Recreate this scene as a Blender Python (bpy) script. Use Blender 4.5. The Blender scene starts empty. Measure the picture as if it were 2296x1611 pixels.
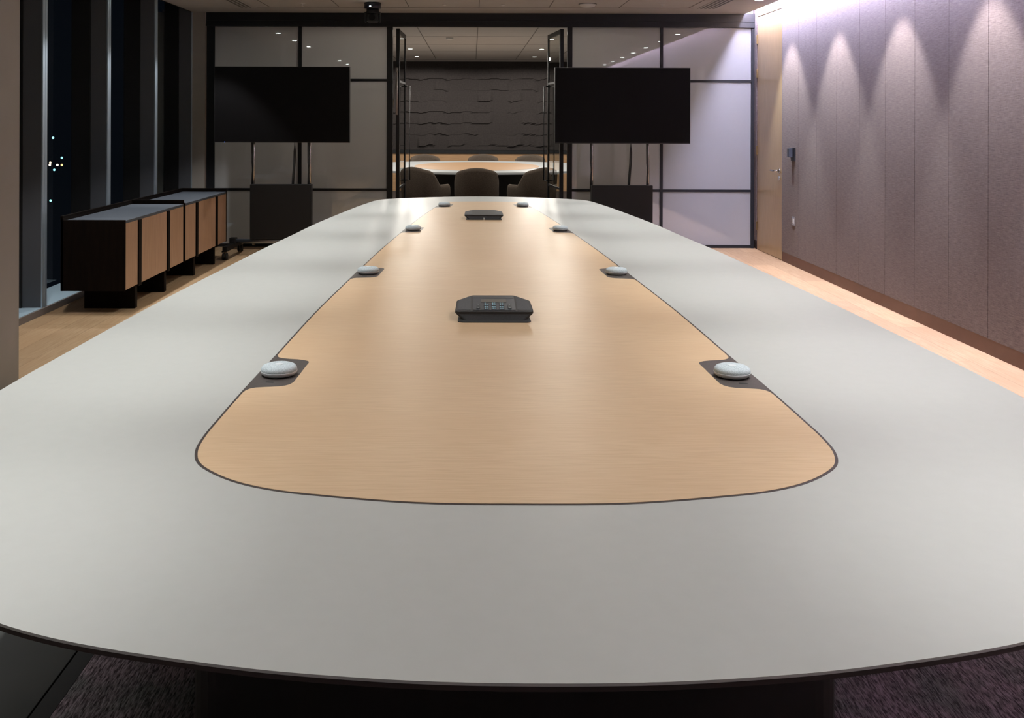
import bpy, bmesh, math, random
from mathutils import Vector, Matrix
from mathutils.geometry import tessellate_polygon
random.seed(7)
PI = math.pi
C = bpy.context.scene.collection
scene = bpy.context.scene

# ------------------------------------------------------------------ materials
def new_mat(name):
    m = bpy.data.materials.new(name); m.use_nodes = True
    nt = m.node_tree
    return m, nt, nt.nodes['Principled BSDF']

def plain(name, col, rough=.5, metal=0., spec=.5, coat=0., emit=None, es=0.):
    m, nt, b = new_mat(name)
    b.inputs['Base Color'].default_value = (*col, 1)
    b.inputs['Roughness'].default_value = rough
    b.inputs['Metallic'].default_value = metal
    b.inputs['Specular IOR Level'].default_value = spec
    b.inputs['Coat Weight'].default_value = coat
    if emit:
        b.inputs['Emission Color'].default_value = (*emit, 1)
        b.inputs['Emission Strength'].default_value = es
    return m

def noise_mat(name, c1, c2, scale, stretch=(1, 1, 1), rough=.5, detail=6, spec=.5, bump=0., lo=.35, hi=.65, dist=0.):
    m, nt, b = new_mat(name)
    tc = nt.nodes.new('ShaderNodeTexCoord')
    mp = nt.nodes.new('ShaderNodeMapping'); mp.inputs['Scale'].default_value = stretch
    nz = nt.nodes.new('ShaderNodeTexNoise')
    nz.inputs['Scale'].default_value = scale; nz.inputs['Detail'].default_value = detail
    nz.inputs['Distortion'].default_value = dist
    cr = nt.nodes.new('ShaderNodeValToRGB')
    cr.color_ramp.elements[0].position = lo; cr.color_ramp.elements[0].color = (*c1, 1)
    cr.color_ramp.elements[1].position = hi; cr.color_ramp.elements[1].color = (*c2, 1)
    L = nt.links.new
    L(tc.outputs['Object'], mp.inputs['Vector']); L(mp.outputs['Vector'], nz.inputs['Vector'])
    L(nz.outputs['Fac'], cr.inputs['Fac']); L(cr.outputs['Color'], b.inputs['Base Color'])
    b.inputs['Roughness'].default_value = rough
    b.inputs['Specular IOR Level'].default_value = spec
    if bump:
        bp = nt.nodes.new('ShaderNodeBump'); bp.inputs['Strength'].default_value = bump
        bp.inputs['Distance'].default_value = .002
        L(nz.outputs['Fac'], bp.inputs['Height']); L(bp.outputs['Normal'], b.inputs['Normal'])
    return m

def wood_mat(name, c1, c2, c3, along='X', rough=.45, plank=None, spec=.5):
    """fine long grain along one axis, a slower tone change, optional planks"""
    m, nt, b = new_mat(name); L = nt.links.new
    tc = nt.nodes.new('ShaderNodeTexCoord')
    s = {'X': (1, 14, 14), 'Y': (14, 1, 14), 'Z': (14, 14, 1)}[along]
    def nz(scale, detail, st):
        mp = nt.nodes.new('ShaderNodeMapping'); mp.inputs['Scale'].default_value = st
        n = nt.nodes.new('ShaderNodeTexNoise'); n.inputs['Scale'].default_value = scale
        n.inputs['Detail'].default_value = detail; n.inputs['Distortion'].default_value = .4
        L(tc.outputs['Object'], mp.inputs['Vector']); L(mp.outputs['Vector'], n.inputs['Vector'])
        return n
    a = nz(11.0 if name == 'oak_inlay' else 5.0, 8, s)
    g = nz(1.1, 3, tuple(1 + (v - 1) * .25 for v in s))
    r1 = nt.nodes.new('ShaderNodeValToRGB')
    r1.color_ramp.elements[0].position = .32; r1.color_ramp.elements[0].color = (*c1, 1)
    r1.color_ramp.elements[1].position = .62; r1.color_ramp.elements[1].color = (*c2, 1)
    mx = nt.nodes.new('ShaderNodeMixRGB'); mx.blend_type = 'MIX'
    r2 = nt.nodes.new('ShaderNodeValToRGB')
    r2.color_ramp.elements[0].position = .4; r2.color_ramp.elements[0].color = (0, 0, 0, 1)
    r2.color_ramp.elements[1].position = .66; r2.color_ramp.elements[1].color = (.6, .6, .6, 1)
    L(a.outputs['Fac'], r1.inputs['Fac']); L(g.outputs['Fac'], r2.inputs['Fac'])
    L(r2.outputs['Color'], mx.inputs['Fac']); L(r1.outputs['Color'], mx.inputs['Color1'])
    mx.inputs['Color2'].default_value = (*c3, 1)
    out = mx.outputs['Color']
    if plank:
        br = nt.nodes.new('ShaderNodeTexBrick')
        mp = nt.nodes.new('ShaderNodeMapping'); mp.inputs['Rotation'].default_value = (0, 0, PI / 2 if along == 'Y' else 0)
        L(tc.outputs['Object'], mp.inputs['Vector']); L(mp.outputs['Vector'], br.inputs['Vector'])
        br.inputs['Scale'].default_value = 1; br.inputs['Brick Width'].default_value = plank[0]
        br.inputs['Row Height'].default_value = plank[1]; br.inputs['Mortar Size'].default_value = .0015
        br.inputs['Color1'].default_value = (1, 1, 1, 1); br.inputs['Color2'].default_value = (.84, .84, .84, 1)
        br.inputs['Mortar'].default_value = (.5, .45, .4, 1)
        mu = nt.nodes.new('ShaderNodeMixRGB'); mu.blend_type = 'MULTIPLY'; mu.inputs['Fac'].default_value = 1
        L(out, mu.inputs['Color1']); L(br.outputs['Color'], mu.inputs['Color2']); out = mu.outputs['Color']
    L(out, b.inputs['Base Color'])
    b.inputs['Roughness'].default_value = rough
    b.inputs['Specular IOR Level'].default_value = spec
    return m

def weave_mat(name, c1, c2):
    """horizontal slubby woven wall cloth"""
    m, nt, b = new_mat(name); L = nt.links.new
    tc = nt.nodes.new('ShaderNodeTexCoord')
    def nz(scale, st, d):
        mp = nt.nodes.new('ShaderNodeMapping'); mp.inputs['Scale'].default_value = st
        n = nt.nodes.new('ShaderNodeTexNoise'); n.inputs['Scale'].default_value = scale; n.inputs['Detail'].default_value = d
        L(tc.outputs['Object'], mp.inputs['Vector']); L(mp.outputs['Vector'], n.inputs['Vector']); return n
    a = nz(38, (1, .4, 7), 5); v = nz(60, (1, 4, 1), 2)
    ad = nt.nodes.new('ShaderNodeMath'); ad.operation = 'MULTIPLY_ADD'
    ad.inputs[1].default_value = .7
    mu = nt.nodes.new('ShaderNodeMath'); mu.operation = 'MULTIPLY'; mu.inputs[1].default_value = .3
    L(a.outputs['Fac'], ad.inputs[0]); L(v.outputs['Fac'], mu.inputs[0]); L(mu.outputs[0], ad.inputs[2])
    cr = nt.nodes.new('ShaderNodeValToRGB')
    cr.color_ramp.elements[0].position = .34; cr.color_ramp.elements[0].color = (*c1, 1)
    cr.color_ramp.elements[1].position = .66; cr.color_ramp.elements[1].color = (*c2, 1)
    L(ad.outputs[0], cr.inputs['Fac']); L(cr.outputs['Color'], b.inputs['Base Color'])
    bp = nt.nodes.new('ShaderNodeBump'); bp.inputs['Strength'].default_value = .35; bp.inputs['Distance'].default_value = .002
    L(ad.outputs[0], bp.inputs['Height']); L(bp.outputs['Normal'], b.inputs['Normal'])
    b.inputs['Roughness'].default_value = .85; b.inputs['Specular IOR Level'].default_value = .2
    b.inputs['Sheen Weight'].default_value = .15
    return m

def front_fresnel(nt, ior):
    # reflection at the outer face of a thin pane only (the inner face is not an entry into glass)
    f = nt.nodes.new('ShaderNodeFresnel'); f.inputs['IOR'].default_value = ior
    g = nt.nodes.new('ShaderNodeNewGeometry')
    i = nt.nodes.new('ShaderNodeMath'); i.operation = 'SUBTRACT'; i.inputs[0].default_value = 1
    m = nt.nodes.new('ShaderNodeMath'); m.operation = 'MULTIPLY'
    nt.links.new(g.outputs['Backfacing'], i.inputs[1]); nt.links.new(f.outputs[0], m.inputs[0]); nt.links.new(i.outputs[0], m.inputs[1])
    return m

def clear_glass(name, tint=(.9, .93, .92), refl=1.0, ior=1.5):
    m = bpy.data.materials.new(name); m.use_nodes = True; nt = m.node_tree; nt.nodes.clear(); L = nt.links.new
    o = nt.nodes.new('ShaderNodeOutputMaterial'); mx = nt.nodes.new('ShaderNodeMixShader')
    t = nt.nodes.new('ShaderNodeBsdfTransparent'); t.inputs['Color'].default_value = (*tint, 1)
    g = nt.nodes.new('ShaderNodeBsdfGlossy'); g.inputs['Roughness'].default_value = .01
    g.inputs['Color'].default_value = (refl, refl, refl, 1)
    f = front_fresnel(nt, ior)
    L(f.outputs[0], mx.inputs[0]); L(t.outputs[0], mx.inputs[1]); L(g.outputs[0], mx.inputs[2]); L(mx.outputs[0], o.inputs[0])
    return m

def frosted_glass(name):
    """white film behind glass: mostly diffuse, some light through, a clean reflection on top"""
    m = bpy.data.materials.new(name); m.use_nodes = True; nt = m.node_tree; nt.nodes.clear(); L = nt.links.new
    o = nt.nodes.new('ShaderNodeOutputMaterial')
    tc = nt.nodes.new('ShaderNodeTexCoord')
    d = nt.nodes.new('ShaderNodeBsdfDiffuse'); d.inputs['Color'].default_value = (.50, .51, .52, 1)
    t = nt.nodes.new('ShaderNodeBsdfTranslucent'); t.inputs['Color'].default_value = (.6, .6, .58, 1)
    p = nt.nodes.new('ShaderNodeBsdfTransparent'); p.inputs['Color'].default_value = (.8, .8, .78, 1)
    a = nt.nodes.new('ShaderNodeMixShader'); a.inputs[0].default_value = .35
    a2 = nt.nodes.new('ShaderNodeMixShader'); a2.inputs[0].default_value = .08
    g = nt.nodes.new('ShaderNodeBsdfGlossy'); g.inputs['Roughness'].default_value = .015
    f = front_fresnel(nt, 2.1)
    x = nt.nodes.new('ShaderNodeMixShader')
    L(d.outputs[0], a.inputs[1]); L(t.outputs[0], a.inputs[2])
    L(a.outputs[0], a2.inputs[1]); L(p.outputs[0], a2.inputs[2])
    L(f.outputs[0], x.inputs[0]); L(a2.outputs[0], x.inputs[1]); L(g.outputs[0], x.inputs[2]); L(x.outputs[0], o.inputs[0])
    return m

def emitter(name, col, s):
    m = bpy.data.materials.new(name); m.use_nodes = True; nt = m.node_tree; nt.nodes.clear()
    o = nt.nodes.new('ShaderNodeOutputMaterial'); e = nt.nodes.new('ShaderNodeEmission')
    e.inputs[0].default_value = (*col, 1); e.inputs[1].default_value = s
    nt.links.new(e.outputs[0], o.inputs[0]); return m

M = {}
M['table_grey'] = noise_mat('table_grey', (.465, .468, .445), (.475, .478, .455), 30, rough=.42, spec=.45)
M['table_edge'] = plain('table_edge', (.04, .026, .023), .6, spec=.3)
M['inlay_trim'] = plain('inlay_trim', (.05, .037, .035), .42)
M['plate'] = noise_mat('plate', (.065, .053, .048), (.08, .066, .06), 120, rough=.45)
M['oak'] = wood_mat('oak_inlay', (.60, .41, .245), (.67, .475, .295), (.62, .42, .25), 'X', .42)
M['floor_oak'] = wood_mat('floor_oak', (.41, .26, .135), (.49, .33, .185), (.43, .27, .14), 'Y', .6, plank=(1.9, .19))
M['door_oak'] = wood_mat('door_oak', (.42, .31, .17), (.50, .37, .21), (.45, .32, .17), 'Z', .3)
M['far_oak'] = wood_mat('far_oak', (.42, .25, .13), (.52, .32, .17), (.45, .27, .14), 'X', .5)
M['cab_oak'] = wood_mat('cab_oak', (.40, .25, .155), (.48, .31, .195), (.42, .26, .15), 'Z', .5)
M['far_cab_oak'] = M['cab_oak']
M['espresso'] = noise_mat('espresso', (.005, .003, .0022), (.008, .0045, .003), 6, (8, 8, 1), .7, spec=.08)
M['base_dark'] = noise_mat('base_dark', (.022, .018, .016), (.03, .024, .021), 8, (1, 1, .3), .55)
M['slate'] = noise_mat('slate', (.075, .09, .11), (.09, .105, .13), 60, rough=.45)
M['black'] = plain('black_metal', (.013, .014, .016), .45, spec=.3)
M['black_soft'] = plain('black_soft', (.011, .011, .0115), .55, spec=.3)
M['screen'] = plain('screen', (.006, .0055, .006), .55, spec=.1)
M['screen_frame'] = plain('screen_frame', (.015, .015, .015), .4)
M['steel'] = plain('steel', (.62, .6, .58), .22, 1)
M['alu'] = plain('alu', (.42, .46, .52), .38, 1)
M['fin'] = plain('fin_grey', (.085, .09, .10), .5, 0)
M['fin_edge'] = plain('fin_edge', (.48, .57, .66), .35, .6)
M['sill'] = plain('sill_blue', (.34, .45, .52), .35)
M['sill_face'] = plain('sill_face', (.20, .18, .17), .5)
M['plaster'] = noise_mat('plaster', (.32, .295, .26), (.34, .31, .275), 4, rough=.85)
M['ceiling'] = noise_mat('ceiling_paint', (.46, .44, .42), (.48, .46, .44), 5, rough=.9)
M['seam'] = plain('seam', (.16, .15, .14), .8)
M['white_plastic'] = plain('white_plastic', (.62, .62, .6), .4)
M['grille'] = plain('grille_dark', (.09, .085, .08), .6)
M['weave'] = weave_mat('wall_weave', (.098, .066, .063), (.195, .145, .139))
M['groove'] = plain('groove', (.06, .045, .05), .9)
M['skirting'] = noise_mat('skirting', (.12, .052, .036), (.135, .06, .042), 8, rough=.5)
M['carpet'] = None
M['far_wall'] = noise_mat('acoustic_felt', (.042, .037, .037), (.053, .047, .046), 40, rough=.95, spec=.1)
M['far_carpet'] = noise_mat('far_carpet', (.06, .05, .048), (.09, .075, .07), 30, rough=1, spec=.1)
M['chair'] = noise_mat('chair_fabric', (.095, .075, .06), (.13, .105, .085), 90, rough=.95, spec=.15, bump=.3)
M['pod_fabric'] = noise_mat('pod_fabric', (.44, .50, .53), (.62, .68, .71), 420, rough=.85, detail=2, spec=.2, lo=.42, hi=.6)
M['pod_base'] = plain('pod_base', (.5, .51, .52), .4)
M['pod_top'] = plain('pod_top', (.72, .77, .8), .35)
M['phone'] = noise_mat('phone_body', (.026, .025, .026), (.033, .032, .034), 200, rough=.5, spec=.35)
M['phone_grille'] = noise_mat('phone_grille', (.03, .032, .036), (.075, .078, .085), 700, rough=.6, detail=1)
M['phone_panel'] = plain('phone_panel', (.052, .06, .072), .35)
M['phone_display'] = plain('phone_display', (.13, .12, .105), .3)
M['key'] = plain('key', (.03, .035, .042), .4)
M['key_glyph'] = emitter('key_glyph', (.45, .8, .9), .9)
M['pane'] = clear_glass('window_glass', (.9, .93, .93), 1.0, 1.75)
M['leaf'] = clear_glass('door_glass', (.84, .86, .84), 1.0, 1.5)
M['frost'] = frosted_glass('frosted_glass')
M['lamp'] = emitter('lamp_lens', (.88, 1.0, .96), 50)
M['far_lamp'] = emitter('far_lamp_lens', (.9, 1.0, .8), 14)
M['led'] = emitter('cove_led', (.74, .71, 1.0), 430)
M['rubber'] = plain('rubber', (.02, .02, .02), .7)
M['matting'] = noise_mat('matting', (.03, .032, .03), (.04, .041, .038), 3, rough=.6)

def carpet_mat():
    m, nt, b = new_mat('carpet'); L = nt.links.new
    tc = nt.nodes.new('ShaderNodeTexCoord')
    def nz(scale, st, d, rot=0):
        mp = nt.nodes.new('ShaderNodeMapping'); mp.inputs['Scale'].default_value = st; mp.inputs['Rotation'].default_value = (0, 0, rot)
        n = nt.nodes.new('ShaderNodeTexNoise'); n.inputs['Scale'].default_value = scale; n.inputs['Detail'].default_value = d
        L(tc.outputs['Object'], mp.inputs['Vector']); L(mp.outputs['Vector'], n.inputs['Vector']); return n
    a = nz(7, (1, 1, 1), 5); s = nz(260, (1, .16, 1), 4)
    r = nt.nodes.new('ShaderNodeValToRGB')
    r.color_ramp.elements[0].position = .38; r.color_ramp.elements[0].color = (.18, .172, .168, 1)
    r.color_ramp.elements[1].position = .6; r.color_ramp.elements[1].color = (.27, .21, .228, 1)
    r2 = nt.nodes.new('ShaderNodeValToRGB')
    r2.color_ramp.elements[0].position = .36; r2.color_ramp.elements[0].color = (.25, .25, .25, 1)
    r2.color_ramp.elements[1].position = .66; r2.color_ramp.elements[1].color = (1.5, 1.5, 1.5, 1)
    mu = nt.nodes.new('ShaderNodeMixRGB'); mu.blend_type = 'MULTIPLY'; mu.inputs['Fac'].default_value = 1
    L(a.outputs['Fac'], r.inputs['Fac']); L(s.outputs['Fac'], r2.inputs['Fac'])
    L(r.outputs['Color'], mu.inputs['Color1']); L(r2.outputs['Color'], mu.inputs['Color2']); L(mu.outputs['Color'], b.inputs['Base Color'])
    bp = nt.nodes.new('ShaderNodeBump'); bp.inputs['Strength'].default_value = .8; bp.inputs['Distance'].default_value = .004
    L(s.outputs['Fac'], bp.inputs['Height']); L(bp.outputs['Normal'], b.inputs['Normal'])
    b.inputs['Roughness'].default_value = 1; b.inputs['Specular IOR Level'].default_value = .1
    return m
M['carpet'] = carpet_mat()

# ------------------------------------------------------------------ mesh helpers
def bm_new(): return bmesh.new()

def box(bm, x0, x1, y0, y1, z0, z1, bev=0., mi=0):
    vs = [bm.verts.new(p) for p in ((x0, y0, z0), (x1, y0, z0), (x1, y1, z0), (x0, y1, z0),
                                    (x0, y0, z1), (x1, y0, z1), (x1, y1, z1), (x0, y1, z1))]
    fs = [bm.faces.new([vs[i] for i in f]) for f in ((0, 3, 2, 1), (4, 5, 6, 7), (0, 1, 5, 4), (1, 2, 6, 5), (2, 3, 7, 6), (3, 0, 4, 7))]
    for f in fs: f.material_index = mi
    if bev:
        es = {e for f in fs for e in f.edges}
        bmesh.ops.bevel(bm, geom=list(es), offset=bev, segments=2, profile=.6, affect='EDGES')
    return bm

def stack(bm, rings, cap0=True, cap1=True, smooth=False):
    """join equal-length closed rings of 3D points"""
    R = [[bm.verts.new(p) for p in r] for r in rings]
    n = len(R[0])
    for a, b in zip(R, R[1:]):
        for i in range(n):
            f = bm.faces.new((a[i], a[(i + 1) % n], b[(i + 1) % n], b[i])); f.smooth = smooth
    def cap(r, flip):
        for t in tessellate_polygon([[v.co for v in r]]):
            try: bm.faces.new([r[i] for i in (t if not flip else t[::-1])])
            except ValueError: pass
    if cap0: cap(R[0], True)
    if cap1: cap(R[-1], False)
    return bm

def prism(bm, poly, z0, z1):
    return stack(bm, [[(x, y, z0) for x, y in poly], [(x, y, z1) for x, y in poly]])

def lathe(bm, prof, n=40, c=(0, 0, 0), smooth=True):
    rings = []
    for r, z in prof:
        rings.append([(c[0] + r * math.cos(2 * PI * i / n), c[1] + r * math.sin(2 * PI * i / n), c[2] + z) for i in range(n)])
    return stack(bm, rings, prof[0][0] > 1e-6, prof[-1][0] > 1e-6, smooth)

def tube(bm, pts, r, n=10, smooth=True):
    pts = [Vector(p) for p in pts]; rings = []
    up = Vector((0, 0, 1))
    for i, p in enumerate(pts):
        d = (pts[min(i + 1, len(pts) - 1)] - pts[max(i - 1, 0)]).normalized()
        a = d.cross(up)
        if a.length < 1e-3: a = d.cross(Vector((1, 0, 0)))
        a.normalize(); b = d.cross(a).normalized()
        rr = r[i] if isinstance(r, (list, tuple)) else r
        rings.append([p + a * rr * math.cos(2 * PI * k / n) + b * rr * math.sin(2 * PI * k / n) for k in range(n)])
    return stack(bm, rings, True, True, smooth)

def bar(bm, p0, p1, w, h):
    """rectangular bar between two points, w across, h up"""
    p0, p1 = Vector(p0), Vector(p1); d = (p1 - p0).normalized()
    up = Vector((0, 0, 1)) if abs(d.z) < .95 else Vector((0, 1, 0))
    a = d.cross(up).normalized() * w / 2; b = a.cross(d).normalized() * h / 2
    return stack(bm, [[p + a + b, p - a + b, p - a - b, p + a - b] for p in (p0, p1)])

def obj(name, bm, mats, parent=None, loc=None, auto=False):
    bmesh.ops.recalc_face_normals(bm, faces=bm.faces[:])
    me = bpy.data.meshes.new(name); bm.to_mesh(me); bm.free()
    for m in (mats if isinstance(mats, (list, tuple)) else [mats]): me.materials.append(m)
    o = bpy.data.objects.new(name, me); C.objects.link(o)
    if parent: o.parent = parent
    if loc: o.location = loc
    return o

def tag(o, label, cat, group=None, kind=None):
    o['label'] = label; o['category'] = cat
    if group: o['group'] = group
    if kind: o['kind'] = kind
    return o

def thing(name, label, cat, loc=(0, 0, 0), rotz=0, group=None):
    o = bpy.data.objects.new(name, None); C.objects.link(o)
    o.empty_display_size = .05
    o.location = loc; o.rotation_euler = (0, 0, rotz)
    return tag(o, label, cat, group)

def struct(name, bm, m, label=None, cat=None, parent=None):
    o = obj(name, bm, m, parent)
    if not parent:
        o['kind'] = 'structure'
        if label: o['label'] = label
        if cat: o['category'] = cat
    return o

def dup(root, loc, label, rotz=None, group=None, mirror=False):
    r = root.copy(); C.objects.link(r); r.location = loc; r['label'] = label
    if rotz is not None: r.rotation_euler = (0, 0, rotz)
    if group: r['group'] = group
    for ch in list(root.children):
        c = ch.copy(); C.objects.link(c); c.parent = r
        for g in list(ch.children):
            d = g.copy(); C.objects.link(d); d.parent = c
    return r

def catmull(pts, n=8, closed=True):
    out = []; N = len(pts)
    for i in range(N):
        p0, p1, p2, p3 = (Vector(pts[(i + k) % N]) for k in (-1, 0, 1, 2))
        a = max((p1 - p0).length, 1e-4) ** .5; b = max((p2 - p1).length, 1e-4) ** .5; c = max((p3 - p2).length, 1e-4) ** .5
        t0, t1, t2, t3 = 0, a, a + b, a + b + c
        for k in range(n):
            t = t1 + (t2 - t1) * k / n
            A1 = p0 * ((t1 - t) / (t1 - t0)) + p1 * ((t - t0) / (t1 - t0))
            A2 = p1 * ((t2 - t) / (t2 - t1)) + p2 * ((t - t1) / (t2 - t1))
            A3 = p2 * ((t3 - t) / (t3 - t2)) + p3 * ((t - t2) / (t3 - t2))
            B1 = A1 * ((t2 - t) / (t2 - t0)) + A2 * ((t - t0) / (t2 - t0))
            B2 = A2 * ((t3 - t) / (t3 - t1)) + A3 * ((t - t1) / (t3 - t1))
            out.append(tuple(B1 * ((t2 - t) / (t2 - t1)) + B2 * ((t - t1) / (t2 - t1))))
    return out

# ------------------------------------------------------------------ measures (metres)
CAMZ = 1.46
TZ = .74                       # table top
CX = .096                      # table centre line
YP = 10.76                     # glass partition
XR = 3.24                      # fabric wall
XW = -3.19                     # window sill front
CZ = 2.69                      # ceiling
YF = 19.6                      # far room end wall

# ------------------------------------------------------------------ camera
cam = bpy.data.cameras.new('camera'); co = bpy.data.objects.new('camera', cam); C.objects.link(co)
co.location = (0, 0, CAMZ); co.rotation_euler = (PI / 2, 0, 0)
co.rotation_euler = (Matrix.Rotation(PI / 2, 3, 'X') @ Matrix.Rotation(.003, 3, 'Z')).to_euler()
cam.sensor_width = 36; cam.lens = 2100 / 2296 * 36
cam.shift_x = (1148 - 1059) / 2296; cam.shift_y = (270 - 805.5) / 2296
cam.clip_start = .05; cam.clip_end = 300
scene.camera = co

# ------------------------------------------------------------------ setting
struct('floor', box(bm_new(), -3.6, 3.4, -2.5, YP + .1, -.1, 0), M['floor_oak'], 'pale oak plank floor around the conference table', 'floor')
o = tag(obj('carpet', box(bm_new(), -1.02, 2.25, -2.0, 8.6, .0005, .010, .003), M['carpet']),
        'mottled grey and mauve carpet laid under the conference table', 'carpet')
o = tag(obj('floor_mat', box(bm_new(), -2.25, -1.075, -2.0, 4.2, .0005, .009, .002), M['matting']),
        'smooth dark floor mat beside the carpet at the lower left', 'mat')
tag(obj('carpet_edging', box(bm_new(), -1.072, -1.023, -2.0, 4.2, .0005, .006), M['rubber']),
    'black edging strip between the carpet and the smooth dark mat', 'edging')
struct('floor_far', box(bm_new(), -3.6, 3.6, YP + .1, YF + .2, -.1, 0), M['far_carpet'], 'dark carpet of the room behind the glass partition', 'floor')

# ceiling: a perimeter margin and a tiled field with thin seams
bm = bm_new()
box(bm, -3.20, 3.12, -2.5, YP + .1, CZ, CZ + .06)
struct('ceiling', bm, M['ceiling'], 'pale plasterboard ceiling of the conference room', 'ceiling')
bm = bm_new()
for k in range(-3, 4):
    x = .07 + .76 * k
    box(bm, x - .004, x + .004, -2.5, 10.2, CZ - .003, CZ + .001)
for y in [10.2 - 1.52 * k for k in range(9)]:
    box(bm, -2.35, 2.40, y - .004, y + .004, CZ - .003, CZ + .001)
struct('trim_1', bm, M['seam'], 'thin seams between the ceiling tiles', 'ceiling seam')
# slot above the fabric wall
bm = bm_new()
box(bm, 3.12, 3.14, -2.5, YP + .1, CZ + .06, 3.0)
box(bm, 3.12, 3.30, -2.5, YP + .1, 3.0, 3.04)
struct('ceiling_cove', bm, M['ceiling'], 'light cove above the fabric wall', 'cove')
# blind pocket above the windows
bm = bm_new()
box(bm, -3.22, -3.20, -2.5, YP + .1, CZ, 2.98)
box(bm, -3.62, -3.20, -2.5, YP + .1, 2.98, 3.02)
struct('trim_2', bm, M['black_soft'], 'dark blind pocket above the windows', 'blind pocket')

# fabric wall right with a groove per panel
bm = bm_new()
edges = [9.80 - .49 * k for k in range(27)]
for a, b in zip(edges[1:], edges):
    box(bm, XR, XR + .03, a + .0022, b - .0022, .10, 3.0)
struct('wall_right', bm, M['weave'], 'mauve fabric-clad wall of tall panels', 'wall')
struct('wall_right_backing', box(bm_new(), XR + .012, XR + .2, -3.2, YP + .1, 0, 3.04), M['groove'], 'dark backing in the joints of the fabric wall', 'wall')
struct('baseboard_right', box(bm_new(), XR + .002, XR + .03, -2.9, 9.79, 0, .10), M['skirting'], 'reddish brown skirting under the fabric wall', 'baseboard')
struct('wall_right_return', box(bm_new(), XR, XR + .1, 10.672, YP + .05, .10, 3.0), M['weave'], 'narrow fabric strip between the oak door and partition', 'wall')
# oak door in the right wall
d3 = obj('door_3', box(bm_new(), XR + .004, XR + .05, 9.805, 10.66, .006, 2.64, .002), M['door_oak'])
d3['kind'] = 'structure'; d3['label'] = 'full-height pale oak door in the fabric wall'; d3['category'] = 'door'
obj('overpanel', box(bm_new(), XR + .004, XR + .05, 9.805, 10.66, 2.652, 3.0), M['door_oak'], d3)
for z in (2.39, 2.0, 1.13, .27):
    obj('hinge', box(bm_new(), XR - .012, XR + .01, 10.64, 10.665, z - .05, z + .05, .003), plain('hinge_brass', (.22, .15, .07), .35, .8), d3)
bm = bm_new()
tube(bm, [(XR, 9.875, .935), (XR - .055, 9.875, .935)], .011)
tube(bm, [(XR - .05, 9.87, .935), (XR - .055, 9.92, .936), (XR - .055, 10.0, .938)], .010)
h = obj('door_handle', bm, M['steel'], d3)
bm = bm_new(); tube(bm, [(XR + .004, 9.875, .935), (XR - .006, 9.875, .935)], .026, 20)
obj('rose', bm, M['steel'], h)
bm = bm_new(); tube(bm, [(XR + .004, 9.875, .86), (XR - .008, 9.875, .86)], .022, 20)
obj('keyhole_cover', bm, M['steel'], d3)

# left side: window bays
XG, XD, XF = -3.51, -3.35, -3.20      # glass, dark jamb, metal fin
fin_y = [7.0 - 1.24 * 3, 7.0 - 1.24 * 2, 7.0 - 1.24, 6.98, 8.22, 9.45, 10.69]
for i, (a, b) in enumerate(zip(fin_y, fin_y[1:])):
    w = bpy.data.objects.new('window_%d' % (i + 1), None); C.objects.link(w); w['kind'] = 'structure'
    w['label'] = 'tall dark night window bay, number %d from the camera' % (i + 1) if False else \
        ['window bay hidden beside the camera', 'window bay behind the beige column', 'window bay just beyond the beige column',
         'tall window bay behind the nearest sideboard', 'tall window bay behind the second sideboard', 'last narrow-looking window bay beside the beige end wall'][i]
    w['category'] = 'window'
    obj('glass', box(bm_new(), XG - .012, XG, a + .03, b - .03, .10, 2.98), M['pane'], w)
    obj('jamb', box(bm_new(), XG - .002, XD, b - .02, b + .07, .04, 2.98), M['black_soft'], w)
    obj('sill', box(bm_new(), XG - .02, XW - .012, a + .09, b - .0, .0, .053), M['sill'], w)
    obj('sill_front', box(bm_new(), XW - .012, XW, a, b, 0, .05), M['sill_face'], w)
    bm = bm_new(); box(bm, XD, XF - .012, b, b + .075, .053, 2.98)
    f = obj('fin', bm, M['fin'], w)
    bm = bm_new(); box(bm, XF - .012, XF, b, b + .033, .053, 2.98, .002); box(bm, XF - .012, XF - .001, b + .040, b + .075, .053, 2.98, .002)
    obj('fin_edge', bm, M['fin_edge'], f)
struct('wall_left', box(bm_new(), -3.7, -2.50, 4.2, 5.17, 0, 3.0), M['plaster'], 'beige column at the left edge', 'column')
struct('wall_left_near', box(bm_new(), -3.8, -3.6, -2.6, 3.2, 0, 3.0), M['plaster'], 'side wall beside the camera', 'wall')
struct('wall_near', box(bm_new(), -3.8, 3.4, -2.7, -2.5, 0, 3.04), M['plaster'], 'wall behind the camera', 'wall')
struct('wall_back_left', box(bm_new(), -3.6, -3.055, 10.70, 10.95, 0, CZ), M['plaster'], 'beige wall strip left of the glass partition', 'wall')

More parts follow.
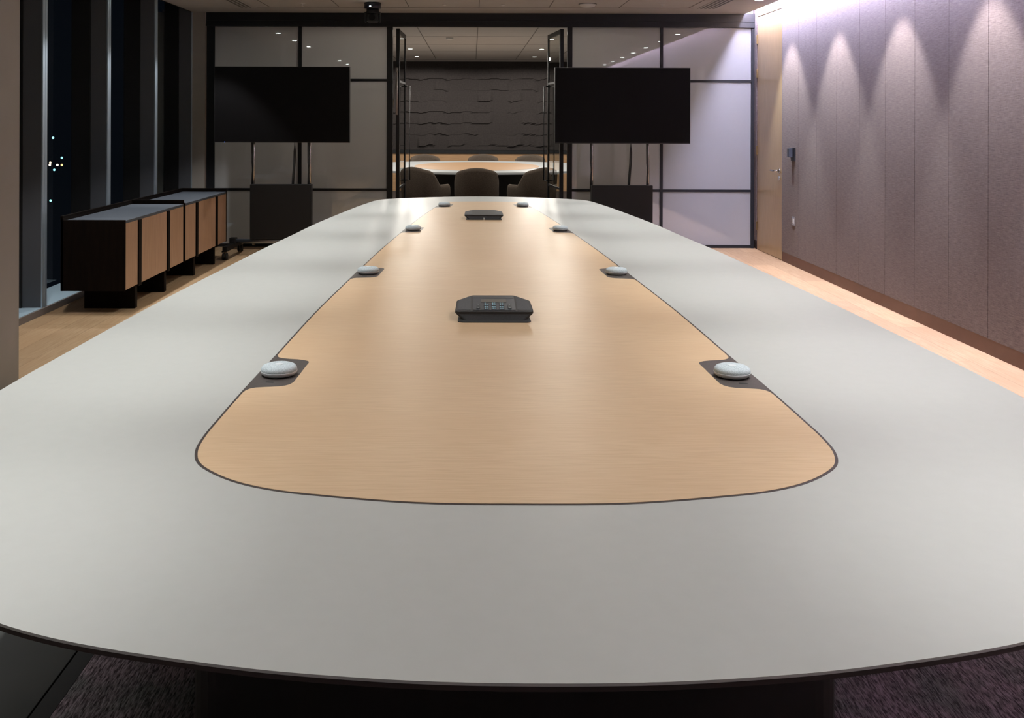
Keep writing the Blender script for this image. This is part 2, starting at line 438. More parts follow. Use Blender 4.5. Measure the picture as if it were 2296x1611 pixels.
# city lights outside, far below and away
cl = [(-60, 84, 0.1, (.35, .9, 1)), (-76, 110, -1.8, (1, .75, .5)), (-58, 82, -2.6, (.25, .9, 1)), (-57, 82.5, -2.8, (1, .5, .2)),
      (-60, 84.5, -3.0, (1, .8, .6)), (-62, 84.5, -3.8, (.3, .9, 1)), (-61, 84, -6, (.3, 1, .9)), (-60, 84, -2.7, (1, .85, .6))]
CLAB = ['pale blue city light, highest of those outside the window', 'faint amber city light at the left of the cluster', 'blue city light at the top of the cluster',
        'orange city light, brightest of the cluster', 'dim cream city light in the middle of the cluster', 'blue city light at the bottom of the cluster',
        'green city light low outside the window', 'small warm city light beside the orange one']
def pix_dir(px, py):
    return ((px - 1059) / 2100., (270 - py) / 2100.)
for (px, py), c, l in zip([(119, 312), (113, 368), (139, 357), (139, 373), (112, 373), (122, 384), (114, 453), (129, 373)], [q[3] for q in cl], CLAB):
    u, v = pix_dir(px, py); Y = 70
    bm = bm_new(); bmesh.ops.create_icosphere(bm, subdivisions=2, radius=.085)
    tag(obj('city_light', bm, emitter('city', c, 3.0), None, (u * Y, Y, CAMZ + v * Y)), l, 'light', 'distant city lights')

# ------------------------------------------------------------------ glass partition
S = 2100 / YP
def PX(px): return (px - 1059) / S
def PZ(py): return CAMZ + (270 - py) / S
y0, y1 = YP, YP + .06
bm = bm_new()
box(bm, PX(463), PX(1690.5), y0 - .02, y1 + .02, PZ(60.5), CZ)            # header
box(bm, PX(463), PX(481), y0, y1, 0, PZ(60.5))                         # end frames
box(bm, PX(1684), PX(1690.5), y0 - .01, y1, 0, PZ(60.5))
box(bm, PX(867), PX(880), y0, y1, 0, PZ(60.5))                         # door posts
box(bm, PX(1272), PX(1283), y0, y1, 0, PZ(60.5))
box(bm, PX(463), PX(880), y0, y1, 0, .035)
box(bm, PX(1272), PX(1690), y0, y1, 0, .035)
for x0_, x1_ in ((481, 867), (1283, 1684)):
    for py in (180.5, 426.5):
        box(bm, PX(x0_), PX(x1_), y0 + .002, y0 + .03, PZ(py + 2.8), PZ(py - 2.8))
for xa, xb in ((668.5, 676), (1480, 1486.5)):
    box(bm, PX(xa), PX(xb), y0, y0 + .05, .03, PZ(60.5))
wb = struct('wall_back', bm, M['black'], 'black-framed frosted glass partition with a wide doorway', 'partition')
for a, b in ((481, 668.5), (676, 867), (1283, 1480), (1486.5, 1684)):
    for z0_, z1_ in ((.035, PZ(429.3)), (PZ(423.7), PZ(183.3)), (PZ(177.7), PZ(60.5))):
        obj('glass_panel', box(bm_new(), PX(a), PX(b), y0 + .012, y0 + .020, z0_, z1_), M['frost'], wb)
bm = bm_new()
box(bm, PX(463), PX(1690), y0 - .028, y0 - .021, PZ(48), PZ(47)); box(bm, PX(463), PX(1690), y0 - .034, y0 - .021, PZ(61), PZ(56))
obj('header_lip', bm, M['black'], wb)

def glass_leaf(name, hx, ex, ey, label, side):
    o = bpy.data.objects.new(name, None); C.objects.link(o); o['kind'] = 'structure'; o['label'] = label; o['category'] = 'door'
    hy = YP + .07; d = Vector((ex - hx, ey - hy, 0)); Lw = d.length; ang = math.atan2(d.y, d.x)
    o.location = (hx, hy, 0); o.rotation_euler = (0, 0, ang)
    zt = 2.52
    bm = bm_new()
    box(bm, 0, .045, -.02, .02, .01, zt); box(bm, Lw - .03, Lw, -.012, .012, .01, zt)
    box(bm, .045, Lw - .03, -.012, .012, .01, .05); box(bm, .045, Lw - .03, -.012, .012, zt - .05, zt)
    for z in (1.915, .665): box(bm, .045, Lw - .03, -.01, .01, z - .012, z + .012)
    obj('door_frame', bm, M['black'], o)
    obj('glass', box(bm_new(), .045, Lw - .03, -.004, .004, .05, zt - .05), M['leaf'], o)
    for s in (1, -1):
        bm = bm_new(); x = Lw - .05
        tube(bm, [(x, s * .012, 1.88), (x, s * .065, 1.88), (x, s * .065, .72), (x, s * .012, .72)], .011, 8)
        obj('door_handle', bm, M['black'], o)
    return o
glass_leaf('door_1', PX(890.5), -.842, 11.66, 'open glass door leaf left of the doorway', 1)
glass_leaf('door_2', PX(1261), .945, 11.64, 'open glass door leaf right of the doorway', -1)
bm = bm_new()
tube(bm, [(PX(889), YP + .03, PZ(152)), (PX(889), YP + .03, PZ(162))], .016)
tube(bm, [(PX(889), YP + .03, PZ(160)), (PX(889), YP + .02, PZ(258))], .013)
tube(bm, [(PX(887.5), YP + .04, PZ(185)), (PX(878.5), YP + .08, PZ(245))], .006)
tag(obj('door_closer', bm, plain('closer_grey', (.30, .29, .28), .35, .3)), 'slim steel closer rod on the left door post', 'door closer')

# ------------------------------------------------------------------ conference table
outer_h = [(.17, 1.202), (.336, 1.220), (.418, 1.234), (.502, 1.252), (.59, 1.273), (.68, 1.300), (.768, 1.336), (.90, 1.408), (1.05, 1.53), (1.18, 1.70),
           (1.27, 1.90), (1.325, 2.15), (1.346, 2.5), (1.343, 3.0), (1.337, 3.4), (1.318, 4.0), (1.29, 4.6), (1.26, 5.23), (1.215, 5.9),
           (1.178, 6.5), (1.09, 7.4), (1.04, 7.85), (.99, 8.19), (.965, 8.34), (.91, 8.48), (.80, 8.585), (.60, 8.695), (.35, 8.79), (.15, 8.835)]
outer = [(CX + x, y) for x, y in outer_h] + [(CX, 8.846)] + [(CX - x, y) for x, y in outer_h[::-1]] + [(CX, 1.197)]
outer = catmull(outer, 6)
inner_h = [(.2, 1.757), (.385, 1.790), (.48, 1.815), (.56, 1.853), (.625, 1.905), (.67, 1.96), (.695, 2.03), (.705, 2.12), (.706, 2.25), (.704, 2.49), (.696, 2.82),
           (.682, 3.5), (.65, 4.25), (.604, 5.2), (.545, 6.1), (.475, 7.0), (.392, 7.84), (.352, 8.14), (.325, 8.225), (.27, 8.265), (.15, 8.29)]
inner = [(CX + x, y) for x, y in inner_h] + [(CX, 8.30)] + [(CX - x, y) for x, y in inner_h[::-1]] + [(CX, 1.751)]
inner = catmull(inner, 8)

def offset(poly, d):
    n = len(poly); out = []
    for i in range(n):
        a = Vector(poly[i - 1]); b = Vector(poly[(i + 1) % n]); t = (b - a).normalized()
        out.append((poly[i][0] - t.y * d, poly[i][1] + t.x * d))
    return out

table = thing('conference_table', 'long grey boat-shaped conference table with an oak centre inlay and dark base', 'table', (0, 0, 0))
bm = bm_new()
prism(bm, outer, TZ - .004, TZ)
obj('tabletop', bm, M['table_grey'], table)
bm = bm_new()
stack(bm, [[(x, y, TZ - .030) for x, y in offset(outer, .05)], [(x, y, TZ - .012) for x, y in offset(outer, .002)], [(x, y, TZ - .0041) for x, y in offset(outer, .0005)]])
obj('table_edge', bm, M['table_edge'], table)
bm = bm_new(); prism(bm, inner, TZ + .0001, TZ + .0004); obj('inlay_border', bm, M['inlay_trim'], table)
# wood inlay with the notches of the power plates
pods_y = [2.64, 4.39, 6.123, 7.857]
def half(y):
    best = None
    right = [p for p in inner if p[0] > CX + .01]
    for a, b in zip(right, right[1:]):
        if min(a[1], b[1]) <= y <= max(a[1], b[1]) and a[1] != b[1] and y > 2.1:
            t = (y - a[1]) / (b[1] - a[1]); return a[0] + (b[0] - a[0]) * t - CX
    return .7
notch = [(.0068, -.168), (.009, -.153), (.016, -.137), (.028, -.128), (.050, -.123), (.088, -.117), (.103, -.109), (.113, -.096), (.119, -.076), (.1195, -.011), (.119, .08),
         (.1195, .132), (.115, .149), (.099, .163), (.078, .171), (.052, .176), (.030, .183), (.017, .194), (.0105, .207), (.0070, .222)]
woodp = offset(inner, .0063)
def notched(side):
    """points from near to far along one side (side=+1 right)"""
    pts = [p for p in woodp if (p[0] - CX) * side > 0]
    pts.sort(key=lambda p: p[1])
    out = []
    low = [p for p in woodp if (p[0] - CX) * side > .0 and p[1] < 2.3]
    return pts
N = len(woodp)
res = []
for i, p in enumerate(woodp):
    side = 1 if p[0] > CX else -1
    hit = None
    for py in pods_y:
        if -.175 < p[1] - py < .228 and abs(p[0] - CX) > .3 and 2.2 < p[1] < 8.2: hit = py
    if hit is None: res.append(p)
    else:
        key = (side, hit)
        if key not in [r for r in res if r and r[0] in (1, -1) and len(r) == 2 and r[1] in pods_y]:
            res.append(key)
final = []
for r in res:
    if r[0] in (1, -1) and r[1] in pods_y:
        s, py = r
        seq = notch if s == 1 else notch[::-1]
        for u, v in seq: final.append((CX + s * (half(py + v) - u), py + v))
    else: final.append(r)
bm = bm_new(); prism(bm, final, TZ + .0001, TZ + .0010); obj('oak_inlay', bm, M['oak'], table)
# plates with their slots
for s in (1, -1):
    for py in pods_y:
        q = [(CX + s * (half(py + v) - u + .0006), py + v) for u, v in notch]
        q = q + [(CX + s * (half(py + v) - .0), py + v) for v in (.2, .1, 0, -.1)]
        if s == -1: q = q[::-1]
        bm = bm_new(); prism(bm, q, TZ + .0004, TZ + .0007)
        pl = obj('power_plate', bm, M['plate'], table)
        hx = CX + s * (half(py) - .052)
        bm = bm_new()
        sl = [(hx - .009 + .0035 * math.cos(a), py - .073 + .005 * math.sin(a)) for a in [PI / 2 + PI * k / 6 for k in range(7)]] + \
             [(hx + .009 + .0035 * math.cos(a), py - .076 + .005 * math.sin(a)) for a in [-PI / 2 + PI * k / 6 for k in range(7)]]
        prism(bm, sl, TZ + .0007, TZ + .0009); obj('slot', bm, M['rubber'], pl)
# base: three rounded dark plinths on a floor plate
def rrect(x0, x1, y0, y1, r, n=5):
    out = []
    for cx, cy, a0 in ((x1 - r, y1 - r, 0), (x0 + r, y1 - r, 90), (x0 + r, y0 + r, 180), (x1 - r, y0 + r, 270)):
        for k in range(n + 1):
            a = math.radians(a0 + 90 * k / n); out.append((cx + r * math.cos(a), cy + r * math.sin(a)))
    return out
for a, b, w in ((2.0, 3.1, .70), (4.4, 5.6, .62), (6.9, 8.0, .5)):
    bm = bm_new(); prism(bm, rrect(CX - w, CX + w, a, b, .06), .0102, TZ - .0305); obj('table_base', bm, M['base_dark'], table)

# ------------------------------------------------------------------ microphone pods
def make_pod(label):
    t = thing('microphone_pod', label, 'microphone', (0, 0, 0), 0, 'microphone pods on the table')
    bm = bm_new(); lathe(bm, [(.036, 0), (.0435, .0018), (.0500, .0075), (.0512, .0125), (.0508, .0142)], 48); obj('pod_base', bm, M['pod_base'], t)
    bm = bm_new(); lathe(bm, [(.0498, .0140), (.0503, .0158), (.0490, .0215), (.0450, .0265), (.0385, .0293), (.0115, .0305)], 48); obj('fabric_cover', bm, M['pod_fabric'], t)
    bm = bm_new(); lathe(bm, [(.0115, .0304), (.0115, .0311), (.010, .0315)], 24); obj('touch_button', bm, M['pod_top'], t)
    return t
order = ['nearest', 'second nearest', 'second farthest', 'farthest']
first = None
for k, py in enumerate(pods_y):
    for s, sn in ((-1, 'left'), (1, 'right')):
        x = CX + s * (half(py) - .062)
        lab = '%s pale grey microphone pod along the %s side of the oak inlay' % (order[k], sn)
        if first is None: first = make_pod(lab); first.location = (x, py, TZ + .0008)
        else: dup(first, (x, py, TZ + .0008), lab)

# ------------------------------------------------------------------ conference phones
def octo(hw, yf, ys, yb, hb, cf):
    # front edge, small front chamfer, sides, long back chamfers
    return [(-hw + cf, yf), (hw - cf, yf), (hw, yf + cf), (hw - .004, ys), (hb, yb), (-hb, yb), (-hw + .004, ys), (-hw, yf + cf)]
def roundp(poly, r=.008, n=4):
    out = []; N = len(poly)
    for i in range(N):
        p = Vector(poly[i]); a = (Vector(poly[i - 1]) - p).normalized(); b = (Vector(poly[(i + 1) % N]) - p).normalized()
        for k in range(n + 1):
            t = k / n; q = (p + a * r) * (1 - t) ** 2 + p * 2 * t * (1 - t) + (p + b * r) * t ** 2
            out.append((q.x, q.y))
    return out
def ztop(y): return .034 + (y - .03) * .065          # tilt of the upper face
def make_phone(loc, label, keys):
    t = thing('conference_phone', label, 'phone', loc)
    base = roundp(octo(.131, 0, .15, .225, .085, .012), .010)
    waist = roundp(octo(.118, .016, .15, .225, .08, .012), .010)
    lip = roundp(octo(.141, .030, .185, .262, .080, .012), .008)
    bm = bm_new()
    stack(bm, [[(x, y, 0) for x, y in base], [(x, y, .003) for x, y in base], [(x, y, .006) for x, y in waist]])
    obj('phone_foot', bm, M['rubber'], t)
    bm = bm_new()
    top = roundp(octo(.138, .033, .184, .259, .079, .012), .008)
    stack(bm, [[(x, y, .006) for x, y in waist], [(x, y, ztop(y) - .010) for x, y in lip], [(x, y, ztop(y) - .002) for x, y in lip], [(x, y, ztop(y)) for x, y in top]])
    obj('phone_body', bm, M['phone'], t)
    def slab(poly, dz0, dz1, name, mat, par):
        bm = bm_new(); stack(bm, [[(x, y, ztop(y) + dz0) for x, y in poly], [(x, y, ztop(y) + dz1) for x, y in poly]]); return obj(name, bm, mat, par)
    for s in (-1, 1):
        g = [(s * .084, .048), (s * .132, .048), (s * .128, .182), (s * .084, .250)]
        if s < 0: g = g[::-1]
        slab(roundp(g, .004), -.0005, .0006, 'speaker_grille', M['phone_grille'], t)
    if keys:
        cp = slab(roundp([(-.078, .046), (.078, .046), (.078, .250), (-.078, .250)], .006), -.0005, .0012, 'control_panel', M['phone_panel'], t)
        slab([(-.047, .150), (.047, .150), (.047, .196), (-.047, .196)], .001, .0018, 'display', M['phone_display'], cp)
        slab([(-.076, .214), (.076, .214), (.076, .2155), (-.076, .2155)], .001, .0017, 'panel_line', M['steel'], cp)
        for r in range(4):
            for c in range(3):
                x = -.028 + .028 * c; y = .064 + .024 * r
                k = slab(roundp([(x - .0095, y - .007), (x + .0095, y - .007), (x + .0095, y + .007), (x - .0095, y + .007)], .003, 3), .001, .0026, 'key', M['key'], cp)
        glyphs = bm_new()
        for r in range(4):
            for c in range(3):
                x = -.028 + .028 * c; y = .064 + .024 * r; z = ztop(y) + .0027
                w = .0030 if c < 2 else .0022
                box(glyphs, x - .005, x - .005 + w, y - .0028, y + .0028, z, z + .0003)
                if not (r == 3 and c == 0): box(glyphs, x + .001, x + .006, y - .0008, y + .0012, z, z + .0003)
        obj('key_figures', glyphs, M['key_glyph'], cp)
        for s in (-1, 1):
            x = s * .0575
            k = slab(roundp([(x - .0065, .060), (x + .0065, .060), (x + .0065, .118), (x - .0065, .118)], .006, 4), .001, .003, 'rocker_key', M['key'], cp)
            for y in (.070, .108):
                obj('rocker_mark', box(bm_new(), x - .002, x + .002, y - .002, y + .002, ztop(y) + .003, ztop(y) + .0034), M['pod_top'], cp)
    else:
        bm = bm_new(); tube(bm, [(0, .022, .012), (0, -.004, .010), (0, -.012, .004)], .0035, 10)
        obj('cable_plug', bm, M['white_plastic'], t)
    return t
make_phone((CX - .015, 3.325, TZ + .0011), 'near black conference phone with lit keypad on the oak inlay', True)
make_phone((CX - .010, 6.750, TZ + .0011), 'far black conference phone with a small white plug on the oak inlay', False)

# ------------------------------------------------------------------ sideboards
def sideboard(ya, yb, dividers, rim_end, label):
    t = thing('sideboard', label, 'sideboard', (0, 0, 0), 0, 'sideboards under the windows')
    x0, x1, z0, z1 = -3.07, -2.59, .175, .706
    bm = bm_new()
    box(bm, x0, x1, ya, ya + .02, z0, z1, .003); box(bm, x0, x1, yb - .02, yb, z0, z1, .003)
    box(bm, x0, x0 + .02, ya, yb, z0, z1 + .012); box(bm, x0 + .02, x1 - .022, ya + .02, yb - .02, z0 + .004, z0 + .03)
    obj('carcass', bm, M['espresso'], t)
    obj('top', box(bm_new(), x0 + .021, x1 - .002, ya + .021, yb - .021, z1 - .025, z1 - .006), M['slate'], t)
    bm = bm_new(); box(bm, x0 - .004, x0 + .016, ya, yb, z1 - .005, z1 + .030, .003); box(bm, x0 + .016, x1 - .0, yb - .02, yb, z1, z1 + .030, .003)
    obj('top_rim', bm, M['espresso'], t)
    ys = [ya + .020] + dividers + [yb - .020]
    prev = ya + .021
    for d in dividers + [yb - .021 + .035]:
        obj('door', box(bm_new(), x1 - .020, x1 - .002, prev + .002, d - .037, z0 + .006, z1 - .027, .001), M['cab_oak'], t)
        prev = d + .035
    for d in dividers:
        obj('divider', box(bm_new(), x1 - .022, x1 + .006, d - .032, d + .032, z0 - .01, z1 - .027, .002), M['espresso'], t)
        obj('foot', box(bm_new(), -2.99, -2.60, d - .075, d - .02, .0, z0, .004), M['espresso'], t)
    return t
sideboard(6.99, 8.43, [7.30, 7.99], True, 'near low sideboard with dark frame and oak doors under the window')
sideboard(8.45, 9.89, [8.82, 9.50], True, 'far low sideboard with dark frame and oak doors, close to the glass partition')

# ------------------------------------------------------------------ screens on stands
def tv_stand(pxc, label, sx):
    Yt = 10.10; s = 2100 / Yt; X = (pxc - 1059) / s
    t = thing('display_stand', label, 'screen stand', (X, Yt, 0), 0, 'wheeled screen stands')
    scr_w = 151.5 / s; zt = CAMZ + (270 - 151) / s; zb = CAMZ + (270 - 321) / s
    bm = bm_new(); box(bm, -scr_w, scr_w, -.03, .03, zb, zt, .004)
    sc = obj('screen', bm, M['screen_frame'], t)
    obj('display_panel', box(bm_new(), -scr_w + .006, scr_w - .006, -.0315, -.030, zb + .010, zt - .006), M['screen'], sc)
    if sx < 0: obj('power_light', box(bm_new(), -scr_w + .11, -scr_w + .118, -.0325, -.0315, zb + .003, zb + .007), emitter('blue_led', (.1, .25, 1), 3), sc)
    for x in (-.318, .29):
        bm = bm_new(); tube(bm, [(x, .05, .10), (x, .05, 1.9)], .0145, 14); obj('upright', bm, M['steel'], t)
        bm = bm_new()
        tube(bm, [(x - .018, .03, .70), (x - .012, .03, .86), (x - .014, .03, 1.0), (x - .018, .03, 1.3)], .009, 8); obj('cable', bm, M['rubber'], t)
    cx = .115 if sx < 0 else .09
    bm = bm_new()
    tube(bm, [(cx - .012, .04, .70), (cx - .004, .04, .84), (cx + .008, .04, 1.0), (cx + .012, .04, 1.12), (cx + .010, .04, 1.3)], .014, 10); obj('cable', bm, M['rubber'], t)
    obj('equipment_box', box(bm_new(), -.335, .322, -.06, .04, .175, .765, .004), M['black_soft'], t)
    # base
    bm = bm_new(); tube(bm, [(-.50, -.03, .155), (.50, -.03, .155)], .024, 14); obj('crossbar', bm, M['alu'], t)
    for x in (-.52, .52):
        bm = bm_new(); bar(bm, (x, -.38, .11), (x, .30, .11), .045, .05)
        box(bm, x - .035, x + .035, -.06, .02, .12, .19, .006)
        obj('base_leg', bm, M['black_soft'], t)
        for y in (-.36, .28):
            cs = bm_new()
            for w in (-.016, .016):
                tube(cs, [(x + w - .009, y, .036), (x + w + .009, y, .036)], .036, 18)
            c = obj('caster', cs, M['rubber'], t)
            fk = bm_new(); box(fk, x - .006, x + .006, y - .02, y + .03, .03, .085, .003); box(fk, x - .03, x + .03, y - .025, y + .025, .078, .092, .003)
            obj('caster_fork', fk, M['steel'], c)
    return t
tv_stand(633.3, 'black flat screen on wheeled stand, left of the doorway', -1)
tv_stand(1395, 'black flat screen on wheeled stand, right of the doorway', 1)

# ------------------------------------------------------------------ wall devices
t = thing('control_switch', 'black boxy control switch beside the oak door', 'switch', (XR, 9.44, 1.126))
obj('back_plate', box(bm_new(), -.012, 0, -.055, .055, -.068, .068, .003), M['black'], t)
obj('control_box', box(bm_new(), -.052, -.012, -.005, .05, -.030, .062, .004), M['phone_panel'], t)
t = thing('wall_socket', 'small steel socket plate low on the fabric wall', 'socket', (XR, 9.43, .455))
obj('socket_plate', box(bm_new(), -.006, 0, -.044, .044, -.045, .045, .002), M['steel'], t)
obj('socket_insert', box(bm_new(), -.011, -.006, -.02, .02, -.025, .025, .002), M['white_plastic'], t)

# ------------------------------------------------------------------ ceiling fittings
def sprinkler(x, y, label):
    t = thing('sprinkler', label, 'sprinkler', (x, y, CZ + .002), 0, 'ceiling sprinklers')
    bm = bm_new(); lathe(bm, [(.016, 0), (.016, -.004), (.006, -.008), (.006, -.022), (.014, -.024), (.014, -.027)], 16); obj('sprinkler_head', bm, M['white_plastic'], t)
    bm = bm_new(); lathe(bm, [(.028, 0), (.028, -.003), (.016, -.005)], 20); obj('sprinkler_cover', bm, M['white_plastic'], t)
for px, lab in ((678, 'small ceiling sprinkler above the left screen'), (1484, 'small ceiling sprinkler above the right screen')):
    Y = 1.23 * 2100 / 261.; sprinkler((px - 1059) * Y / 2100, Y, lab)
bm = bm_new(); lathe(bm, [(.085, 0), (.085, -.012), (.070, -.030), (.045, -.036)], 32)
t = thing('smoke_detector', 'white round detector on the ceiling between doorway and right screen', 'detector', (1.21, 9.86, CZ))
obj('detector_body', bm, M['white_plastic'], t)
bm = bm_new(); lathe(bm, [(.095, .0), (.095, -.006)], 32); obj('detector_base', bm, M['seam'], t)
bm = bm_new(); lathe(bm, [(.022, 0), (.022, -.008), (.010, -.012)], 20)
tag(obj('ceiling_sensor', bm, M['white_plastic'], None, (.32, 9.95, CZ)), 'tiny flat sensor on the ceiling near the middle', 'sensor')
bm = bm_new(); lathe(bm, [(.022, 0), (.022, -.008), (.010, -.012)], 20)
tag(obj('ceiling_sensor', bm, M['white_plastic'], None, (-.30, 9.95, CZ)), 'tiny flat sensor on the ceiling right of the ceiling camera', 'sensor')
# PTZ camera
Y = 9.80; s = 2100 / Y
t = thing('ceiling_camera', 'black pan-tilt camera hanging from the ceiling before the partition', 'camera', ((835 - 1059) / s, Y, CZ))
bm = bm_new(); lathe(bm, [(.070, 0), (.088, -.006), (.088, -.060), (.082, -.068)], 36); b_ = obj('mount', bm, plain('cam_navy', (.012, .014, .025), .3), t)
obj('status_light', box(bm_new(), -.024, -.012, -.0905, -.086, -.052, -.044, .001), M['lamp'], b_)
bm = bm_new(); lathe(bm, [(.066, -.066), (.066, -.09), (.080, -.112), (.080, -.118)], 36)
for s_ in (-1, 1): box(bm, s_ * .075 - .008, s_ * .075 + .008, -.03, .03, -.205, -.10, .004)
obj('yoke', bm, M['black'], t)
bm = bm_new(); box(bm, -.060, .060, -.055, .05, -.205, -.118, .015); hd = obj('camera_head', bm, M['black'], t)
bm = bm_new(); tube(bm, [(0, -.05, -.162), (0, -.075, -.162)], .034, 28); obj('lens', bm, M['screen'], hd)
# air diffusers
def diffuser(x, y0_, y1_, n, label):
    t = thing('air_diffuser', label, 'vent', (x, y0_, CZ), 0, 'linear ceiling vents')
    w = .045 * n
    bm = bm_new(); box(bm, -w / 2 - .012, w / 2 + .012, 0, y1_ - y0_, -.004, .001); obj('vent_frame', bm, M['ceiling'], t)
    for k in range(n):
        cx = -w / 2 + .045 * (k + .5)
        obj('vent_slot', box(bm_new(), cx - .012, cx + .012, .02, y1_ - y0_ - .02, -.0055, -.0038), M['grille'], t)
diffuser(2.56, 8.4, 10.24, 4, 'four-slot linear vent in the ceiling at the right')
diffuser(-2.47, 8.4, 10.24, 3, 'three-slot linear vent in the ceiling at the left')

# downlights
def downlight(x, y, z, label, group, power, size, blend, col, lens, src=None, soft=.03, tilt=0, core=0):
    if src is None:
        t = thing('downlight', label, 'ceiling light', (x, y, z), 0, group)
        bm = bm_new(); lathe(bm, [(.052, .0), (.052, -.004), (.040, -.005), (.040, .0)], 32); obj('bezel', bm, M['white_plastic'], t)
        bm = bm_new(); lathe(bm, [(.038, -.0005), (.038, -.004), (.02, -.005)], 28); obj('lens', bm, lens, t)
    else:
        t = dup(src, (x, y, z), label, None, group)
    if power:
        l = bpy.data.lights.new('spot', 'SPOT'); l.energy = power; l.spot_size = math.radians(size); l.spot_blend = blend
        l.shadow_soft_size = soft; l.color = col
        lo = bpy.data.objects.new('spot_light', l); C.objects.link(lo); lo.location = (x, y, z - .03); lo.rotation_euler = (0, -math.radians(tilt), 0)
        if core:
            l2 = l.copy(); l2.energy = power * core; l2.spot_size = math.radians(46); l2.spot_blend = 1
            lo = bpy.data.objects.new('spot_light', l2); C.objects.link(lo); lo.location = (x, y, z - .031)
    return t

COOL = (.985, 1.0, .99); WARM = (1.0, .93, .84); NEU = (.99, .985, .985)
P_WALL, P_TAB, P_FAR, P_LEFT = 114, 74, 72, 78
src = None
for k in range(8):
    y = 9.5 - 1.22 * k
    seen = k == 0
    lab = 'lit ceiling downlight close to the fabric wall, above the oak door' if seen else 'lit downlight in the row along the fabric wall, seen only mirrored in the glass partition'
    d = downlight(2.905, y, CZ, lab, 'downlights along the fabric wall', P_WALL, 63, .5, NEU, M['lamp'], src, .03, 9)
    src = src or d
for k in range(8):
    y = 9.5 - 1.22 * k
    lab = 'lit ceiling downlight near the windows, above the far sideboard' if k == 0 else 'lit downlight in the row along the windows, seen only mirrored in the glass partition'
    downlight(-2.75, y, CZ, lab, 'downlights along the windows', P_LEFT, 77, .35, NEU, M['lamp'], src)
for xx in (-1.07, 1.19):
    for k in range(8):
        y = .34 + 1.22 * k
        downlight(xx, y, CZ, 'lit ceiling downlight above the conference table, out of the picture', 'downlights above the conference table', P_TAB if k else P_TAB * .55, 93, 1.0, COOL, M['lamp'], src, .022, 0, .95 if k else .3)
# far room
fs = None
for x, y, lab in ((-1.07, 16.1, 'left downlight, nearer of two, in the room behind the doorway'), (1.19, 16.1, 'right downlight, nearer of two, in the room behind the doorway'),
                  (-1.075, 18.06, 'left downlight, farther of two, in the room behind the doorway'), (1.195, 18.06, 'right downlight, farther of two, in the room behind the doorway')):
    d = downlight(x, y, CZ, lab, 'downlights in the room behind', P_FAR, 175, .15, WARM, M['far_lamp'], fs); fs = fs or d
for x in (-1.07, 1.19):
    for y in (14.1, 12.1):
        downlight(x, y, CZ, 'lit downlight over the round table, hidden above the doorway', 'downlights hidden above the doorway', P_FAR, 175, .15, WARM, M['far_lamp'], fs)

# cove strip above the fabric wall
struct_led = obj('cove_light_strip', box(bm_new(), 3.148, 3.176, -2.3, 10.68, 2.785, 2.791), M['led'])
tag(struct_led, 'glowing cool light strip in the ceiling cove along the fabric wall', 'light strip')

# ------------------------------------------------------------------ far room
struct('ceiling_far', box(bm_new(), -3.6, 3.6, YP + .1, YF + .2, CZ, CZ + .05), M['ceiling'], 'ceiling of the room behind the doorway', 'ceiling')
bm = bm_new()
for k in range(-3, 4):
    x = .07 + .80 * k; box(bm, x - .006, x + .006, YP + .2, 18.9, CZ - .003, CZ + .001)
box(bm, -3.5, 3.5, 18.9, 18.92, CZ - .003, CZ + .001)
for k in range(5): box(bm, -2.4, 2.5, 12.2 + 1.5 * k, 12.206 + 1.5 * k, CZ - .002, CZ + .001)
struct('trim_3', bm, M['seam'], 'seams of the far room ceiling', 'ceiling seam')
bm = bm_new(); lathe(bm, [(.055, 0), (.055, -.02), (.03, -.028)], 24)
tag(obj('smoke_detector', bm, M['white_plastic'], None, (-.34, 13.95, CZ)), 'small round detector on the ceiling of the room behind', 'detector')
# acoustic wall of overlapping wavy shingles
bm = bm_new(); nx, nz = 150, 96; Z0, Z1 = .84, CZ; rows = []
rng = [random.uniform(-.35, .35) for _ in range(64)]
for j in range(nz + 1):
    z = Z0 + (Z1 - Z0) * j / nz; r = []
    for i in range(nx + 1):
        x = -3.6 + 7.2 * i / nx
        ph = z + .013 * math.sin(2 * PI * x / .62) + .007 * math.sin(2 * PI * x / .27 + 1)
        k = math.floor(ph / .232); f = ph / .232 - k
        sec = int((x + 3.6) / .31)
        amp = .042 * max(.03, .45 + 2.0 * rng[(sec * 5 + k * 11) % 64])
        dpt = amp * (1 - f)
        r.append(bm.verts.new((x, YF - dpt, z)))
    rows.append(r)
for j in range(nz):
    for i in range(nx): bm.faces.new((rows[j][i], rows[j][i + 1], rows[j + 1][i + 1], rows[j + 1][i]))
struct('wall_far', bm, M['far_wall'], 'dark acoustic wall of wavy overlapping felt tiles', 'wall')
bm = bm_new(); box(bm, -3.6, 3.6, YF - .30, YF + .05, .77, .84); struct('trim_4', bm, M['black'], 'black ledge under the acoustic wall', 'ledge')
bm = bm_new(); box(bm, -3.6, 3.6, YF - .28, YF + .05, 0, .77); struct('trim_5', bm, M['far_oak'], 'oak cladding below the acoustic wall', 'cladding')
struct('wall_far_left', box(bm_new(), -3.75, -3.6, YP + .1, YF + .2, 0, CZ), M['plaster'], 'left wall of the room behind', 'wall')
struct('wall_far_right', box(bm_new(), 3.6, 3.75, YP + .1, YF + .2, 0, CZ), M['plaster'], 'right wall of the room behind', 'wall')

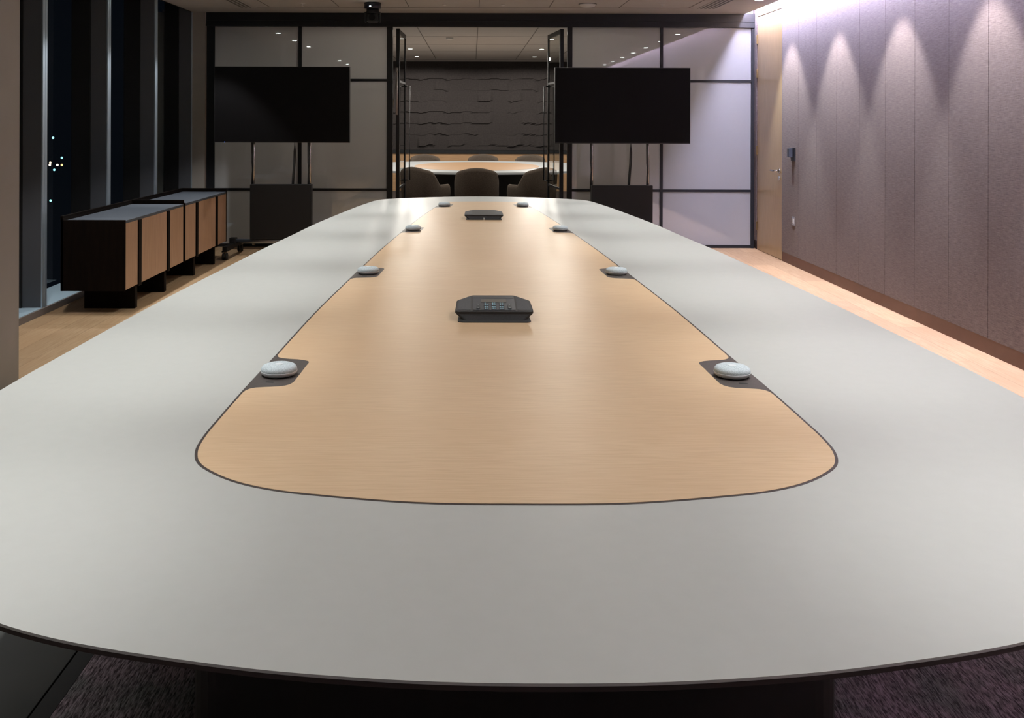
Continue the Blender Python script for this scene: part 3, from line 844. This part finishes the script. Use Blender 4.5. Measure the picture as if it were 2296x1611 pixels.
# round table
t = thing('round_meeting_table', 'pale oval meeting table with an oak centre in the room behind', 'table', (.07, 14.75, 0))
def ell(rx, ry, n=64): return [(rx * math.cos(2 * PI * k / n), ry * math.sin(2 * PI * k / n)) for k in range(n)]
bm = bm_new(); prism(bm, ell(2.0, 1.85), TZ - .03, TZ); obj('tabletop', bm, plain('far_top', (.62, .66, .68), .3), t)
bm = bm_new(); prism(bm, ell(.98, 1.38), TZ + .0002, TZ + .002); obj('oak_inlay', bm, M['far_oak'], t)
bm = bm_new(); prism(bm, ell(.9, .8), .002, TZ - .031); obj('table_base', bm, M['base_dark'], t)

def make_chair(label):
    t = thing('tub_chair', label, 'chair', (0, 0, 0), 0, 'tub chairs around the oval table')
    # shell: back is at -Y, opens to +Y
    bm = bm_new(); n = 36; ro, th_ = .30, .055; cols = []
    for i in range(n + 1):
        a = math.radians(-215 + 250 * i / n)         # sweep around the back
        back = max(0, math.cos(a + PI / 2))          # 1 at the back
        w = min(1, max(0, (back - .10) / .55)); w = w * w * (3 - 2 * w)
        h = .60 + .24 * w - .085 * w * math.cos(a) ** 2
        def pt(r, z, sq=1.0):
            # squared-off circle
            cx, cy = math.cos(a), math.sin(a)
            m = (abs(cx) ** 3 + abs(cy) ** 3) ** (-1 / 3)
            return (r * cx * m * .97, r * cy * m, z)
        lean = .02 * w
        cols.append([bm.verts.new(pt(ro - .05, .26)), bm.verts.new(pt(ro - .01, .34)), bm.verts.new(pt(ro + .005, .48)), bm.verts.new(pt(ro + lean, h - .05)), bm.verts.new(pt(ro + lean - .01, h - .012)),
                     bm.verts.new(pt(ro + lean - .03, h)), bm.verts.new(pt(ro + lean - .05, h - .012)), bm.verts.new(pt(ro - th_, h - .06)), bm.verts.new(pt(ro - th_ - .01, .34)), bm.verts.new(pt(ro - .08, .26))])
    m = len(cols[0])
    for a_, b_ in zip(cols, cols[1:]):
        for k in range(m):
            f = bm.faces.new((a_[k], a_[(k + 1) % m], b_[(k + 1) % m], b_[k])); f.smooth = True
    bm.faces.new(cols[0]); bm.faces.new(cols[-1][::-1])
    obj('shell', bm, M['chair'], t)
    bm = bm_new(); prism(bm, [(x, y + .02) for x, y in rrect(-.22, .22, -.22, .24, .1)], .30, .44); obj('seat', bm, M['chair'], t)
    bm = bm_new(); lathe(bm, [(.03, .06), (.03, .30)], 16); obj('pedestal', bm, M['steel'], t)
    for k in range(4):
        a = PI / 4 + k * PI / 2
        bm = bm_new(); bar(bm, (0, 0, .05), (.27 * math.cos(a), .27 * math.sin(a), .028), .03, .03); lathe(bm, [(.02, 0), (.02, .03)], 12, (.26 * math.cos(a), .26 * math.sin(a), 0))
        obj('leg', bm, M['steel'], t)
    return t
c0 = make_chair('taupe tub chair seen from behind in the middle of the doorway')
c0.location = (.06, 12.5, 0)
dup(c0, (-.62, 12.66, 0), 'taupe tub chair seen from behind, left of three at the near side', math.radians(-36))
dup(c0, (.80, 12.66, 0), 'taupe tub chair seen from behind, right of three at the near side', math.radians(36))
dup(c0, (.20, 16.95, 0), 'tub chair facing us across the oval table, middle of three', PI)
dup(c0, (-.80, 16.85, 0), 'tub chair facing us across the oval table, left of three', PI + .3)
dup(c0, (1.0, 16.85, 0), 'tub chair facing us across the oval table, right of three', PI - .3)

# ------------------------------------------------------------------ world and view
w = bpy.data.worlds.new('night'); scene.world = w; w.use_nodes = True
w.node_tree.nodes['Background'].inputs[0].default_value = (.002, .003, .005, 1)
w.node_tree.nodes['Background'].inputs[1].default_value = 1
scene.view_settings.view_transform = 'Standard'; scene.view_settings.look = 'None'
scene.view_settings.gamma = 1; scene.view_settings.exposure = 0; scene.view_settings.use_curve_mapping = False
